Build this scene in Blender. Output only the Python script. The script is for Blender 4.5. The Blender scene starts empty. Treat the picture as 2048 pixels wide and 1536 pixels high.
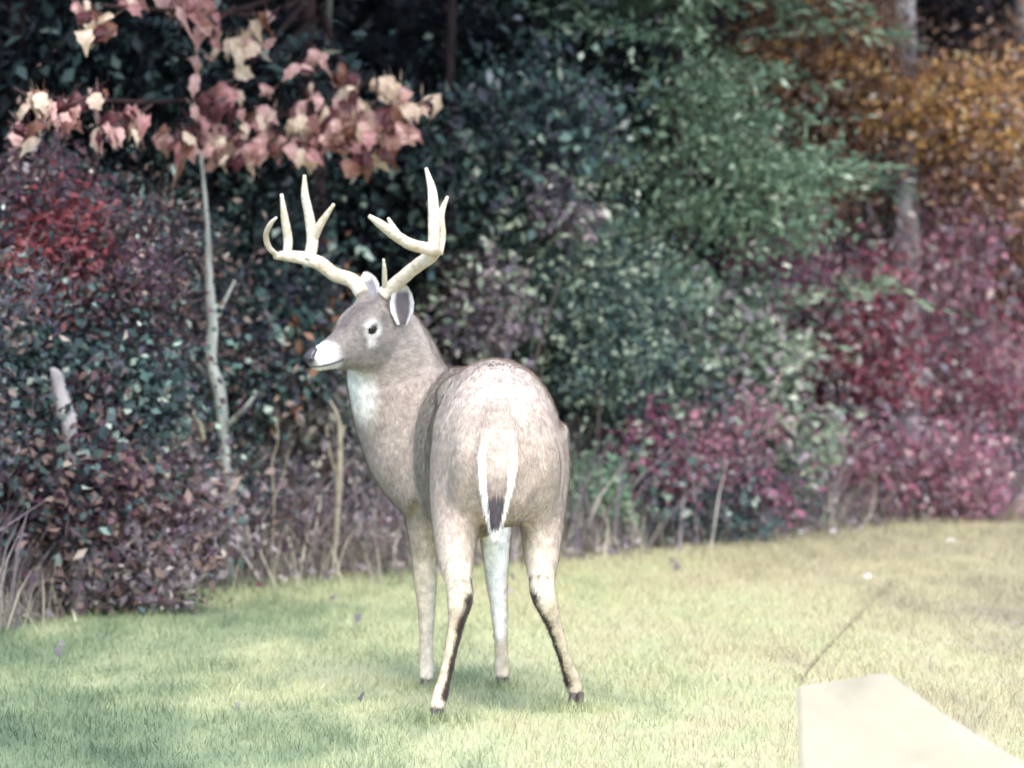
import bpy, bmesh, math, random
import numpy as np
from mathutils import Vector, Matrix

rnd = random.Random(7)
rng = np.random.default_rng(11)
S = bpy.context.scene
COL = S.collection

# ------------------------------------------------------------------ camera, sky, sun, exposure
FPX = 11200.0                       # focal length in photograph pixels (2048 wide)
CAM_H, CAM_D = 1.7, 16.0
PITCH = math.atan(CAM_H / CAM_D) - math.atan((1430 - 768) / FPX)
cd = bpy.data.cameras.new('camera'); cam = bpy.data.objects.new('camera', cd); COL.objects.link(cam)
cam.location = (0, -CAM_D, CAM_H); cam.rotation_euler = (math.pi / 2 - PITCH, 0, 0)
cd.sensor_width = 36; cd.lens = 36 * FPX / 2048
cd.clip_start = 0.1; cd.clip_end = 1000
cd.dof.use_dof = True; cd.dof.focus_distance = 15.3; cd.dof.aperture_fstop = 4.0
S.camera = cam

W = bpy.data.worlds.new('World'); S.world = W; W.use_nodes = True
SUN_EL, SUN_AZ = math.radians(58), math.radians(8)     # behind the camera, a little to the right
nt = W.node_tree; bg = nt.nodes['Background']
sky = nt.nodes.new('ShaderNodeTexSky'); sky.sky_type = 'NISHITA'; sky.sun_disc = False
sky.sun_elevation = SUN_EL; sky.sun_rotation = math.pi - SUN_AZ
sky.air_density = 1.0; sky.dust_density = 1.6
nt.links.new(sky.outputs[0], bg.inputs[0]); bg.inputs[1].default_value = 0.14
ld = bpy.data.lights.new('sun', 'SUN'); ld.energy = 1.0; ld.angle = math.radians(48); ld.color = (1, .965, .92)
sun = bpy.data.objects.new('sun', ld); COL.objects.link(sun)
sd = Vector((math.sin(SUN_AZ) * math.cos(SUN_EL), -math.cos(SUN_AZ) * math.cos(SUN_EL), math.sin(SUN_EL)))
sun.rotation_euler = sd.to_track_quat('Z', 'Y').to_euler()
S.view_settings.view_transform = 'Standard'; S.view_settings.look = 'None'
S.view_settings.exposure = 2.02; S.view_settings.gamma = 1
S.cycles.max_bounces = 6; S.cycles.transparent_max_bounces = 4
S.cycles.use_denoising = True

# ------------------------------------------------------------------ helpers
RC = cam.rotation_euler.to_matrix()
def ray(u, v):
    return RC @ Vector(((u - 1024) / FPX, -(v - 768) / FPX, -1))
def P(u, v, Y):                      # point of the place seen at photo pixel (u, v), at depth Y
    d = ray(u, v); t = (Y + CAM_D) / d.y
    return Vector(cam.location) + d * t
def G(u, v):                         # ground point seen at photo pixel (u, v)
    d = ray(u, v); return Vector(cam.location) + d * (-CAM_H / d.z)
EX = [-9, -3.2, -1.75, -1.18, -.45, .25, 1.1, 2.3, 4.2, 9]
EY = [-.5, 1.3, 3.1, 5.0, 5.5, 6.2, 7.3, 9.2, 11.5, 14]
def edge(x): return float(np.interp(x, EX, EY))       # where the lawn ends and the wood begins
def px(Y): return (Y + CAM_D) / FPX                    # metres per photo pixel at depth Y

def tag(o, label=None, cat=None, group=None, kind=None):
    if label: o['label'] = label
    if cat: o['category'] = cat
    if group: o['group'] = group
    if kind: o['kind'] = kind
    return o
def thing(name, label, cat, loc=(0, 0, 0), group=None):
    o = bpy.data.objects.new(name, None); COL.objects.link(o); o.location = loc
    o.empty_display_size = .1
    return tag(o, label, cat, group)
def link(name, me, mat=None, parent=None, kind=None):
    o = bpy.data.objects.new(name, me); COL.objects.link(o)
    if mat and not me.materials: me.materials.append(mat)
    if parent:
        o.parent = parent; o.matrix_parent_inverse = Matrix.Translation(parent.matrix_basis.translation if parent.parent is None else (0, 0, 0)).inverted()
        if parent.parent is not None:          # a sub-part: everything is modelled in world metres
            o.matrix_parent_inverse = Matrix.Identity(4)
    if kind: o['kind'] = kind
    return o
def mesh_np(name, V, F, tint=None, smooth=False, col=None):
    """V (n,3), F (m,k) with constant k"""
    me = bpy.data.meshes.new(name); k = F.shape[1]
    me.vertices.add(len(V)); me.vertices.foreach_set('co', np.ascontiguousarray(V, np.float32).ravel())
    me.loops.add(F.size); me.loops.foreach_set('vertex_index', np.ascontiguousarray(F, np.int32).ravel())
    me.polygons.add(len(F)); me.polygons.foreach_set('loop_start', np.arange(0, F.size, k, dtype=np.int32))
    try: me.polygons.foreach_set('loop_total', np.full(len(F), k, np.int32))
    except Exception: pass
    me.update(calc_edges=True)
    if tint is not None:
        a = me.attributes.new('tint', 'FLOAT', 'POINT'); a.data.foreach_set('value', np.ascontiguousarray(tint, np.float32))
    if col is not None:
        a = me.attributes.new('fur', 'FLOAT_COLOR', 'POINT'); a.data.foreach_set('color', np.ascontiguousarray(np.c_[col, np.ones(len(col))], np.float32).ravel())
    if smooth: me.polygons.foreach_set('use_smooth', np.ones(len(F), bool))
    return me
def bm_mesh(name, bm, smooth=True):
    me = bpy.data.meshes.new(name); bm.normal_update(); bm.to_mesh(me); bm.free()
    if smooth: me.polygons.foreach_set('use_smooth', np.ones(len(me.polygons), bool))
    return me
def spline(pts, n):
    """Catmull-Rom through tuples of any length"""
    A = np.array(pts, float); A = np.vstack([2 * A[0] - A[1], A, 2 * A[-1] - A[-2]])
    out = []
    segs = len(A) - 3
    for t in np.linspace(0, segs - 1e-6, n):
        i = int(t); f = t - i; p0, p1, p2, p3 = A[i:i + 4]
        out.append(.5 * (2 * p1 + (p2 - p0) * f + (2 * p0 - 5 * p1 + 4 * p2 - p3) * f * f + (3 * p1 - p0 - 3 * p2 + p3) * f ** 3))
    return np.array(out)
def tube(bm, pts, seg=8, n=None, rough=0., cap=True):
    """pts: (x,y,z,r)"""
    A = spline(pts, n or max(3, 3 * len(pts)))
    prev = None; up = Vector((.31, .93, .17)).normalized(); N = len(A)
    for i in range(N):
        t = Vector(A[min(i + 1, N - 1)][:3] - A[max(i - 1, 0)][:3]).normalized()
        a = t.cross(up).normalized(); b = t.cross(a).normalized(); c = Vector(A[i][:3]); r = max(A[i][3], .0004)
        ring = []
        for j in range(seg):
            q = 2 * math.pi * j / seg; k = 1 + (rnd.uniform(-rough, rough) if rough else 0)
            ring.append(bm.verts.new(c + (a * math.cos(q) + b * math.sin(q)) * r * k))
        if prev:
            for j in range(seg): bm.faces.new((prev[j], prev[(j + 1) % seg], ring[(j + 1) % seg], ring[j]))
        elif cap: bm.faces.new(ring[::-1])
        prev = ring
    if cap: bm.faces.new(prev)
def loft(bm, rings, seg=24):
    """rings: (centre, side vec, up vec, w, up, down, exponent)"""
    prev = None
    for (c, sv, uv, w, up, dn, e) in rings:
        ring = []
        for j in range(seg):
            q = 2 * math.pi * j / seg; x, y = math.cos(q), math.sin(q)
            x = math.copysign(abs(x) ** e, x); y = math.copysign(abs(y) ** e, y)
            ring.append(bm.verts.new(c + sv * (x * w) + uv * (y * (up if y > 0 else dn))))
        if prev:
            for j in range(seg): bm.faces.new((prev[j], prev[(j + 1) % seg], ring[(j + 1) % seg], ring[j]))
        else: bm.faces.new(ring[::-1])
        prev = ring
    bm.faces.new(prev)

# ------------------------------------------------------------------ materials
def lin(c): return [((x / 255 + .055) / 1.055) ** 2.4 if x > 10 else x / 255 / 12.92 for x in c]
def newmat(name):
    m = bpy.data.materials.new(name); m.use_nodes = True; n = m.node_tree; b = n.nodes['Principled BSDF']
    return m, n, b
def ramp(n, stops):
    r = n.nodes.new('ShaderNodeValToRGB'); e = r.color_ramp.elements
    while len(e) < len(stops): e.new(.5)
    for k, (p, c) in zip(e, stops): k.position = p; k.color = (*lin(c), 1)
    return r
def leaf_mat(name, stops, trans=.25, rough=.55):
    m, n, b = newmat(name)
    at = n.nodes.new('ShaderNodeAttribute'); at.attribute_name = 'tint'
    r = ramp(n, stops); n.links.new(at.outputs['Fac'], r.inputs[0])
    n.links.new(r.outputs[0], b.inputs['Base Color']); b.inputs['Roughness'].default_value = rough
    b.inputs['Specular IOR Level'].default_value = .35
    tr = n.nodes.new('ShaderNodeBsdfTranslucent'); n.links.new(r.outputs[0], tr.inputs[0])
    mx = n.nodes.new('ShaderNodeMixShader'); mx.inputs[0].default_value = trans
    n.links.new(b.outputs[0], mx.inputs[1]); n.links.new(tr.outputs[0], mx.inputs[2])
    n.links.new(mx.outputs[0], n.nodes['Material Output'].inputs[0])
    return m
def noise_mat(name, stops, scale=8., detail=6., rough=.8, bump=.3, stretch=(1, 1, 1), bscale=None):
    m, n, b = newmat(name)
    tc = n.nodes.new('ShaderNodeNewGeometry'); mp = n.nodes.new('ShaderNodeMapping'); mp.inputs['Scale'].default_value = stretch
    n.links.new(tc.outputs['Position'], mp.inputs[0])
    nz = n.nodes.new('ShaderNodeTexNoise'); nz.inputs['Scale'].default_value = scale; nz.inputs['Detail'].default_value = detail
    n.links.new(mp.outputs[0], nz.inputs[0])
    r = ramp(n, stops); n.links.new(nz.outputs[0], r.inputs[0]); n.links.new(r.outputs[0], b.inputs['Base Color'])
    b.inputs['Roughness'].default_value = rough; b.inputs['Specular IOR Level'].default_value = .25
    if bump:
        n2 = n.nodes.new('ShaderNodeTexNoise'); n2.inputs['Scale'].default_value = bscale or scale * 3; n.links.new(mp.outputs[0], n2.inputs[0])
        bp = n.nodes.new('ShaderNodeBump'); bp.inputs['Strength'].default_value = bump; bp.inputs['Distance'].default_value = .02
        n.links.new(n2.outputs[0], bp.inputs['Height']); n.links.new(bp.outputs[0], b.inputs['Normal'])
    return m
PAL = {k: leaf_mat('leaf_' + k, v) for k, v in {
    'redviolet': [(0, (38, 30, 38)), (.45, (68, 52, 64)), (.75, (96, 62, 70)), (.94, (104, 94, 104)), (1, (166, 156, 158))],
    'red':       [(0, (72, 36, 42)), (.5, (136, 62, 66)), (.85, (164, 88, 88)), (1, (190, 150, 146))],
    'violet':    [(0, (34, 34, 42)), (.5, (62, 62, 72)), (.8, (84, 86, 96)), (.95, (120, 124, 128)), (1, (186, 186, 182))],
    'darkgreen': [(0, (32, 42, 44)), (.5, (56, 74, 74)), (.8, (84, 104, 98)), (.94, (130, 146, 134)), (1, (190, 198, 180))],
    'teal':      [(0, (40, 58, 58)), (.5, (76, 104, 98)), (.76, (110, 136, 122)), (.92, (152, 172, 150)), (1, (206, 214, 192))],
    'cedar':     [(0, (52, 72, 60)), (.5, (102, 128, 102)), (.78, (146, 166, 134)), (.92, (174, 190, 156)), (1, (216, 222, 194))],
    'sage':      [(0, (72, 84, 76)), (.45, (120, 136, 114)), (.75, (158, 170, 144)), (.92, (188, 196, 168)), (1, (224, 224, 198))],
    'brightgreen': [(0, (56, 84, 66)), (.5, (98, 136, 104)), (.85, (142, 172, 134)), (1, (200, 212, 172))],
    'magenta':   [(0, (88, 50, 74)), (.5, (156, 88, 116)), (.8, (180, 122, 138)), (.94, (204, 168, 170)), (1, (224, 206, 198))],
    'crimson':   [(0, (92, 48, 60)), (.5, (164, 82, 100)), (.8, (184, 118, 122)), (.93, (206, 166, 158)), (1, (222, 202, 188))],
    'maroon':    [(0, (104, 62, 78)), (.5, (172, 104, 124)), (.8, (192, 138, 144)), (.93, (194, 170, 162)), (1, (222, 206, 192))],
    'wine':      [(0, (102, 70, 84)), (.5, (164, 116, 132)), (.8, (186, 150, 152)), (.93, (192, 172, 164)), (1, (220, 206, 194))],
    'mauve':     [(0, (88, 80, 86)), (.5, (140, 128, 132)), (.8, (168, 156, 152)), (.93, (190, 178, 168)), (1, (220, 208, 194))],
    'gold':      [(0, (124, 86, 48)), (.45, (206, 156, 92)), (.8, (224, 184, 122)), (.94, (224, 202, 150)), (1, (230, 218, 184))],
    'rust':      [(0, (100, 68, 54)), (.5, (172, 126, 96)), (.8, (196, 154, 122)), (.94, (212, 184, 156)), (1, (224, 206, 182))],
    'brown':     [(0, (56, 44, 44)), (.5, (106, 84, 78)), (.8, (136, 114, 102)), (.94, (166, 146, 130)), (1, (200, 186, 168))],
    'tan':       [(0, (76, 72, 70)), (.5, (130, 122, 112)), (.8, (168, 158, 138)), (1, (214, 204, 178))],
    'pinkgrey':  [(0, (66, 60, 68)), (.5, (114, 104, 112)), (.8, (150, 132, 134)), (.93, (182, 168, 162)), (1, (220, 208, 194))],
    'night':     [(0, (11, 12, 15)), (.5, (22, 26, 30)), (.9, (34, 40, 44)), (1, (64, 70, 72))],  # near black leaves, the shade of the deep wood put into their colour
    'nightbrown': [(0, (14, 12, 13)), (.5, (30, 25, 27)), (.9, (48, 40, 40)), (1, (84, 74, 70))],  # brown leaves darkened likewise, shade in the colour
}.items()}
M_barkdark = noise_mat('bark_dark', [(.3, (38, 26, 26)), (.7, (74, 52, 50))], 14, stretch=(1, 1, .25), bump=.8)
M_barkblack = noise_mat('bark_black', [(.3, (22, 16, 17)), (.7, (46, 34, 34))], 14, stretch=(1, 1, .25), bump=.8)
M_barkpale = noise_mat('bark_pale', [(.28, (98, 90, 92)), (.5, (156, 148, 146)), (.75, (186, 178, 170))], 10, stretch=(1, 1, .5), bump=.6)
M_barkmid = noise_mat('bark_grey', [(.3, (96, 98, 94)), (.7, (176, 178, 166))], 16, stretch=(1, 1, .3), bump=.6)
M_twig = noise_mat('twig', [(.3, (58, 50, 48)), (.7, (112, 98, 90))], 20, bump=.3)
M_straw = noise_mat('dry_stalk', [(.3, (116, 108, 90)), (.7, (166, 156, 132))], 20, bump=.2)

# ------------------------------------------------------------------ ground
def lawn_color(n):
    """straw and green patches of the lawn, the same for soil and blades (position in the place)"""
    ge = n.nodes.new('ShaderNodeNewGeometry')
    def nz(scale, det, stretch):
        mp = n.nodes.new('ShaderNodeMapping'); mp.inputs['Scale'].default_value = stretch; n.links.new(ge.outputs['Position'], mp.inputs[0])
        t = n.nodes.new('ShaderNodeTexNoise'); t.inputs['Scale'].default_value = scale; t.inputs['Detail'].default_value = det
        n.links.new(mp.outputs[0], t.inputs[0]); return t.outputs[0]
    a = nz(1.3, 3, (1, .35, 0)); b = nz(5.5, 4, (1, .3, 0))
    sx = n.nodes.new('ShaderNodeSeparateXYZ'); n.links.new(ge.outputs['Position'], sx.inputs[0])
    def mth(op, x, y):
        m = n.nodes.new('ShaderNodeMath'); m.operation = op
        for i, q in enumerate((x, y)):
            if isinstance(q, (int, float)): m.inputs[i].default_value = q
            else: n.links.new(q, m.inputs[i])
        return m.outputs[0]
    # green on the near left, straw in the middle and dull tan on the right
    dry = mth('ADD', mth('MULTIPLY', sx.outputs[0], .19), mth('ADD', mth('MULTIPLY', sx.outputs[1], .02), .42))
    f = mth('ADD', dry, mth('ADD', mth('MULTIPLY', mth('SUBTRACT', a, .5), .85), mth('MULTIPLY', mth('SUBTRACT', b, .5), .6)))
    r = ramp(n, [(0, (98, 114, 88)), (.22, (134, 146, 110)), (.46, (184, 184, 142)), (.68, (188, 179, 142)), (1, (158, 148, 122))])
    n.links.new(f, r.inputs[0]); return r.outputs[0]
def lawn_mat(name, blades):
    m, n, b = newmat(name); c = lawn_color(n)
    hs = n.nodes.new('ShaderNodeHueSaturation'); n.links.new(c, hs.inputs['Color'])
    if blades:
        at = n.nodes.new('ShaderNodeAttribute'); at.attribute_name = 'tint'
        mr = n.nodes.new('ShaderNodeMapRange'); mr.inputs['To Min'].default_value = .7; mr.inputs['To Max'].default_value = 1.3
        n.links.new(at.outputs['Fac'], mr.inputs[0]); n.links.new(mr.outputs[0], hs.inputs['Value'])
    else: hs.inputs['Value'].default_value = .8
    n.links.new(hs.outputs[0], b.inputs['Base Color']); b.inputs['Roughness'].default_value = .7; b.inputs['Specular IOR Level'].default_value = .2
    if blades:
        tr = n.nodes.new('ShaderNodeBsdfTranslucent'); n.links.new(hs.outputs[0], tr.inputs[0])
        mx = n.nodes.new('ShaderNodeMixShader'); mx.inputs[0].default_value = .35
        n.links.new(b.outputs[0], mx.inputs[1]); n.links.new(tr.outputs[0], mx.inputs[2]); n.links.new(mx.outputs[0], n.nodes['Material Output'].inputs[0])
    return m
M_lawn = lawn_mat('lawn_soil', False); M_blade = lawn_mat('lawn_blades', True)
M_floor = noise_mat('leaf_litter', [(.25, (26, 22, 21)), (.5, (52, 44, 40)), (.75, (84, 73, 64))], 9, bump=.8)

# the one wide sheet of earth, rising into a wooded slope behind the trees
def grid(name, xs, ys, zf, mat, kind='structure'):
    X, Y = np.meshgrid(xs, ys); Z = zf(X, Y); V = np.c_[X.ravel(), Y.ravel(), Z.ravel()]
    nx, ny = len(xs), len(ys); i = (np.arange(ny - 1)[:, None] * nx + np.arange(nx - 1)[None]).ravel()
    me = mesh_np(name, V, np.c_[i, i + 1, i + nx + 1, i + nx], smooth=True)
    return tag(link(name, me, mat), kind=kind)
xs = np.unique(np.r_[-300, -120, -50, np.linspace(-20, 20, 81), 50, 120, 300]); ys = np.unique(np.r_[-200, -80, -40, np.linspace(-18, 40, 117), 60, 100, 200, 400])
def gz(X, Y):
    e = np.interp(X, EX, EY); d = np.clip(Y - e - 3.0, 0, None)
    return np.where(d > 0, np.minimum(d * .55, 14 + d * .02), 0) + np.where(Y > e + .2, .02 * np.sin(X * 5 + Y * 3), 0) * (d == 0)
grid('ground', xs, ys, lambda X, Y: gz(X, Y) - .03 * (Y < np.interp(X, EX, EY) + .25), M_floor)
bm = bmesh.new()
lx = np.linspace(-20, 20, 161); bot = [bm.verts.new((x, -40, -.004)) for x in lx]
top = [bm.verts.new((x, edge(x) + .12 * math.sin(x * 9) + .08 * math.sin(x * 23) - .02, 0)) for x in lx]
for i in range(len(lx) - 1): bm.faces.new((bot[i], bot[i + 1], top[i + 1], top[i]))
tag(link('lawn', bm_mesh('lawn', bm), M_lawn), kind='structure')

def blades(name, n, xr, yr, hr, wr, mat, lean=.5, keep=None, hump=0.):
    x = rng.uniform(*xr, n); y = rng.uniform(*yr, n) if not keep else None
    if keep: y = keep(x)
    else:
        e = np.interp(x, EX, EY) + .15 * rng.standard_normal(n); k = y < e; x, y = x[k], y[k]
    m = len(x); h = rng.uniform(*hr, m); w = rng.uniform(*wr, m) * .5; a = rng.uniform(0, 2 * math.pi, m)
    if hump: h *= 1 + hump * np.sin(x * 7.3 + 1.7 * np.sin(y * 3.1)) * np.sin(y * 5.1 + x * 2.2)
    lx, ly = rng.normal(0, lean, m) * h, rng.normal(0, lean, m) * h
    ca, sa = np.cos(a) * w, np.sin(a) * w; z0 = np.zeros(m)
    V = np.stack([np.c_[x - ca, y - sa, z0 - .003], np.c_[x + ca, y + sa, z0 - .003],
                  np.c_[x + lx * .45 + ca * .7, y + ly * .45 + sa * .7, h * .6], np.c_[x + lx * .45 - ca * .7, y + ly * .45 - sa * .7, h * .6],
                  np.c_[x + lx, y + ly, h]], 1).reshape(-1, 3)
    i = np.arange(m)[:, None] * 5
    F = np.r_[i + [0, 1, 2], i + [0, 2, 3], i + [3, 2, 4]]
    return mesh_np(name, V, F, np.repeat(rng.random(m), 5))
tag(link('grass', blades('grass', 330000, (-3.6, 4.4), (-2.2, 11), (.010, .034), (.002, .0042), M_blade, hump=.45), M_blade), kind='stuff')
# rough unmown fringe along the wood
def fringe(x):
    return np.interp(x, EX, EY) + np.where(x < -.3, rng.normal(-.16, .36, len(x)), rng.normal(.05, .3, len(x)))
tag(link('tall_grass', blades('tall_grass', 16000, (-4, 5), None, (.04, .26), (.003, .008), PAL['tan'], lean=.4, keep=fringe), PAL['tan']), kind='stuff')
tag(link('undergrowth', blades('undergrowth', 16000, (-4, 5), None, (.05, .46), (.008, .02), PAL['mauve'], lean=.4, keep=lambda x: np.interp(x, EX, EY) + rng.normal(.35, .3, len(x))), PAL['mauve']), kind='stuff')

# ------------------------------------------------------------------ leaves and plants
def leaves(name, tips, n, size, sig, clump=.45, narrow=.5, dirs=None, droop=.2, flat=.0):
    """n folded leaf blades scattered in clumps round the twig tips (k,3)"""
    k = len(tips); c = rng.integers(0, k, n); p = tips[c] + rng.normal(0, 1, (n, 3)) * np.asarray(sig)
    ct = rng.random(k); tint = np.clip(clump * ct[c] + (1 - clump) * rng.random(n), 0, 1)
    tint = np.where(rng.random(n) < .07, rng.uniform(.9, 1, n), tint)  # some leaves near palest: pale undersides, and glints painted as leaf colour
    if dirs is None: d = rng.normal(0, 1, (n, 3)); d[:, 2] -= droop
    else: d = dirs[c] + rng.normal(0, .4, (n, 3))
    d /= np.linalg.norm(d, axis=1, keepdims=True)
    u = rng.normal(0, 1, (n, 3)); u[:, 2] += .8; u[:, 1] -= .5
    s = np.cross(d, u); s /= np.linalg.norm(s, axis=1, keepdims=True); nn = np.cross(s, d)
    L = size * rng.uniform(.6, 1.35, n)[:, None]; w = L * narrow * .5 * rng.uniform(.75, 1.2, n)[:, None]
    f = .25 * w
    V = np.stack([p, p + d * L * .45 + s * w + nn * f, p + d * L - nn * L * .12, p + d * L * .45 - s * w + nn * f, p + d * L * .5], 1).reshape(-1, 3)
    i = np.arange(n)[:, None] * 5
    F = np.r_[i + [0, 1, 4], i + [1, 2, 4], i + [2, 3, 4], i + [3, 0, 4]]
    return mesh_np(name, V, F, np.repeat(tint, 5))
def lobe_tips(lobes, Y, k, dep=1.0):
    """twig tips inside the lobes (u, v, ru, rv) of a crown at depth Y"""
    w = np.array([l[2] * l[3] for l in lobes], float); w /= w.sum(); out = []
    for l, kk in zip(lobes, np.maximum(3, (w * k).astype(int))):
        c = P(l[0], l[1], Y); m = px(Y); d = rng.normal(0, .56, (kk, 3))
        q = np.array(c) + d * [l[2] * m, min(l[2], l[3]) * m * dep * .75, l[3] * m]
        q[:, 2] = np.maximum(q[:, 2], .04); out.append(q)
    return np.vstack(out)
def sticks(name, tips, n, L, w, sig, up=.6):
    """fine bare twigs: narrow three sided slivers"""
    c = rng.integers(0, len(tips), n); p = tips[c] + rng.normal(0, 1, (n, 3)) * sig; d = rng.normal(0, 1, (n, 3)); d[:, 2] += up; d /= np.linalg.norm(d, axis=1, keepdims=True)
    a = np.cross(d, [.3, .9, .2]); a /= np.linalg.norm(a, axis=1, keepdims=True); b = np.cross(d, a); l = L * rng.uniform(.4, 1.5, n)[:, None]; ww = w * rng.uniform(.6, 1.3, n)[:, None]
    V = np.stack([p + a * ww, p + (-.5 * a + .87 * b) * ww, p + (-.5 * a - .87 * b) * ww, p + d * l + rng.normal(0, .015, (n, 3))], 1).reshape(-1, 3); i = np.arange(n)[:, None] * 4
    return mesh_np(name, V, np.r_[i + [0, 1, 3], i + [1, 2, 3], i + [2, 0, 3]], np.repeat(rng.random(n), 4))
MIXES = {'night': 'darkgreen', 'nightbrown': 'brown', 'redviolet': 'brown', 'red': 'redviolet', 'violet': 'brown', 'darkgreen': 'violet', 'teal': 'darkgreen', 'sage': 'mauve', 'magenta': 'violet', 'crimson': 'mauve', 'wine': 'maroon', 'cedar': 'cedar', 'maroon': 'mauve', 'mauve': 'brown', 'gold': 'brown', 'rust': 'brown', 'brown': 'rust', 'tan': 'mauve', 'pinkgrey': 'sage', 'brightgreen': 'sage'}
TANGLE = {'redviolet': 'darkgreen', 'violet': 'darkgreen', 'darkgreen': 'teal', 'teal': 'sage', 'maroon': 'crimson', 'wine': 'pinkgrey', 'mauve': 'redviolet', 'gold': 'rust', 'rust': 'brown'}
def mixed(root, tips, n, size, pal):
    """stray leaves of other plants and dead ones caught between, and bare twiglets"""
    link('dead_leaves', leaves('dead_leaves', tips, int(n * .45), size * .85, .11), PAL[MIXES[pal]], root, 'stuff')
    if pal in TANGLE: link('vine_leaves', leaves('vine_leaves', tips, int(n * .35), size * .75, .14, narrow=.7), PAL[TANGLE[pal]], root, 'stuff')
    if not pal.startswith('night'): link('twiglets', sticks('twiglets', tips, n // 8, .065, .0022, .07), PAL['mauve'], root, 'stuff')
def stems(root, base, tips, n, r, mat, name='stem'):
    for q in range(n):
        t = tips[rnd.randrange(len(tips))]
        b = Vector(base) + Vector((rnd.uniform(-.06, .06), rnd.uniform(-.06, .06), -.02)); m = b.lerp(Vector(t), .5) + Vector((rnd.uniform(-.08, .08), rnd.uniform(-.08, .08), .12))
        bm = bmesh.new(); tube(bm, [(*b, r), (*m, r * .7), (*t, r * .25)], 6, 8)
        link(name, bm_mesh(name, bm), mat, root)
def plant(name, label, cat, pal, dY, lobes, size=.05, n=2600, group=None, nst=4, k=None, sig=.055, narrow=.5, u0=None, mat=None, r=.009):
    u = u0 if u0 is not None else lobes[0][0]
    x = (u - 1024) / FPX * 22; Y = edge(x) + dY; x = (u - 1024) * px(Y); Y = edge(x) + dY
    base = (x, Y, float(gz(np.array(x), np.array(Y))))
    root = thing(name, label, cat, base, group)
    narrow = rnd.uniform(.28, .75); f = rnd.uniform(.7, 1.3); size *= f; n = int(n / f ** 1.5)
    tips = lobe_tips(lobes, Y, k or max(16, n // 52))
    link('foliage', leaves('foliage', tips, int(n * 1.5), size * .8, sig, narrow=narrow), PAL[pal], root, 'stuff')
    mixed(root, tips, n, size, pal)
    stems(root, base, tips, nst, r, mat or M_twig)
    return root
def trunk(root, pts, mat, seg=12, name='trunk', rough=.06):
    bm = bmesh.new(); tube(bm, pts, seg, rough=rough, n=4 * len(pts)); return link(name, bm_mesh(name, bm), mat, root)
def crown(root, cx, cy, z0, z1, rad, n, pal, size=.16):  # out of view, spread and sized for the shade it throws on the wood
    """the part of a tree's crown that spreads above the picture"""
    k = 160; a = rng.uniform(0, 2 * math.pi, k); r = rad * np.sqrt(rng.random(k)); z = rng.uniform(z0, z1, k)
    tips = np.c_[cx + r * np.cos(a), cy + r * np.sin(a) * 1.0, z + .12 * r]
    link('crown', leaves('crown', tips, n, size, (.2, .2, .1), narrow=.6), PAL[pal], root, 'stuff')

# --- trees -------------------------------------------------------------------
def tree(name, label, u, dY, lean, r, mat, top, crown_args, pal, cat='tree', group=None, v=600):
    x = (u - 1024) / FPX * 24; Y = edge(x) + dY; x = (u - 1024) * px(Y); z = float(gz(np.array(x), np.array(Y)))
    root = thing(name, label, cat, (x, Y, z), group)
    zs = np.linspace(0, 1, 7)
    pts = [(x + lean * (q * top - (v and P(u, v, Y).z or 0)) + .02 * math.sin(q * 9 + u), Y + .02 * math.cos(q * 7), z - .05 + q * top, r * (1.25 if q == 0 else 1 - .5 * q)) for q in zs]
    trunk(root, pts, mat)
    if crown_args:
        cx, cy, z0, z1, rad, n = crown_args; crown(root, x + cx, Y + cy, z0, z1, rad, n, pal)
        for q in range(5):
            a = q * 1.3 + u; zz = rnd.uniform(2.5, 3.6)
            p0 = Vector((x + lean * (zz - 1), Y, zz)); p1 = p0 + Vector((math.cos(a) * rad * .8, math.sin(a) * rad * .8, .7))
            trunk(root, [(*p0, r * .4), (*(p0.lerp(p1, .5) + Vector((0, 0, .2))), r * .25), (*p1, r * .08)], mat, 7, 'limb')
    return root, x, Y

def addfoliage(root, Y, pal, lobes, n, size=.05, sig=.06, narrow=.5, k=None, dep=1.):
    tips = lobe_tips(lobes, Y, k or max(20, n // 30), dep)
    link('foliage', leaves('foliage', tips, int(n * 1.5), size * .8, sig, narrow=narrow), PAL[pal], root, 'stuff'); mixed(root, tips, n, size, pal); return tips

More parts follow.
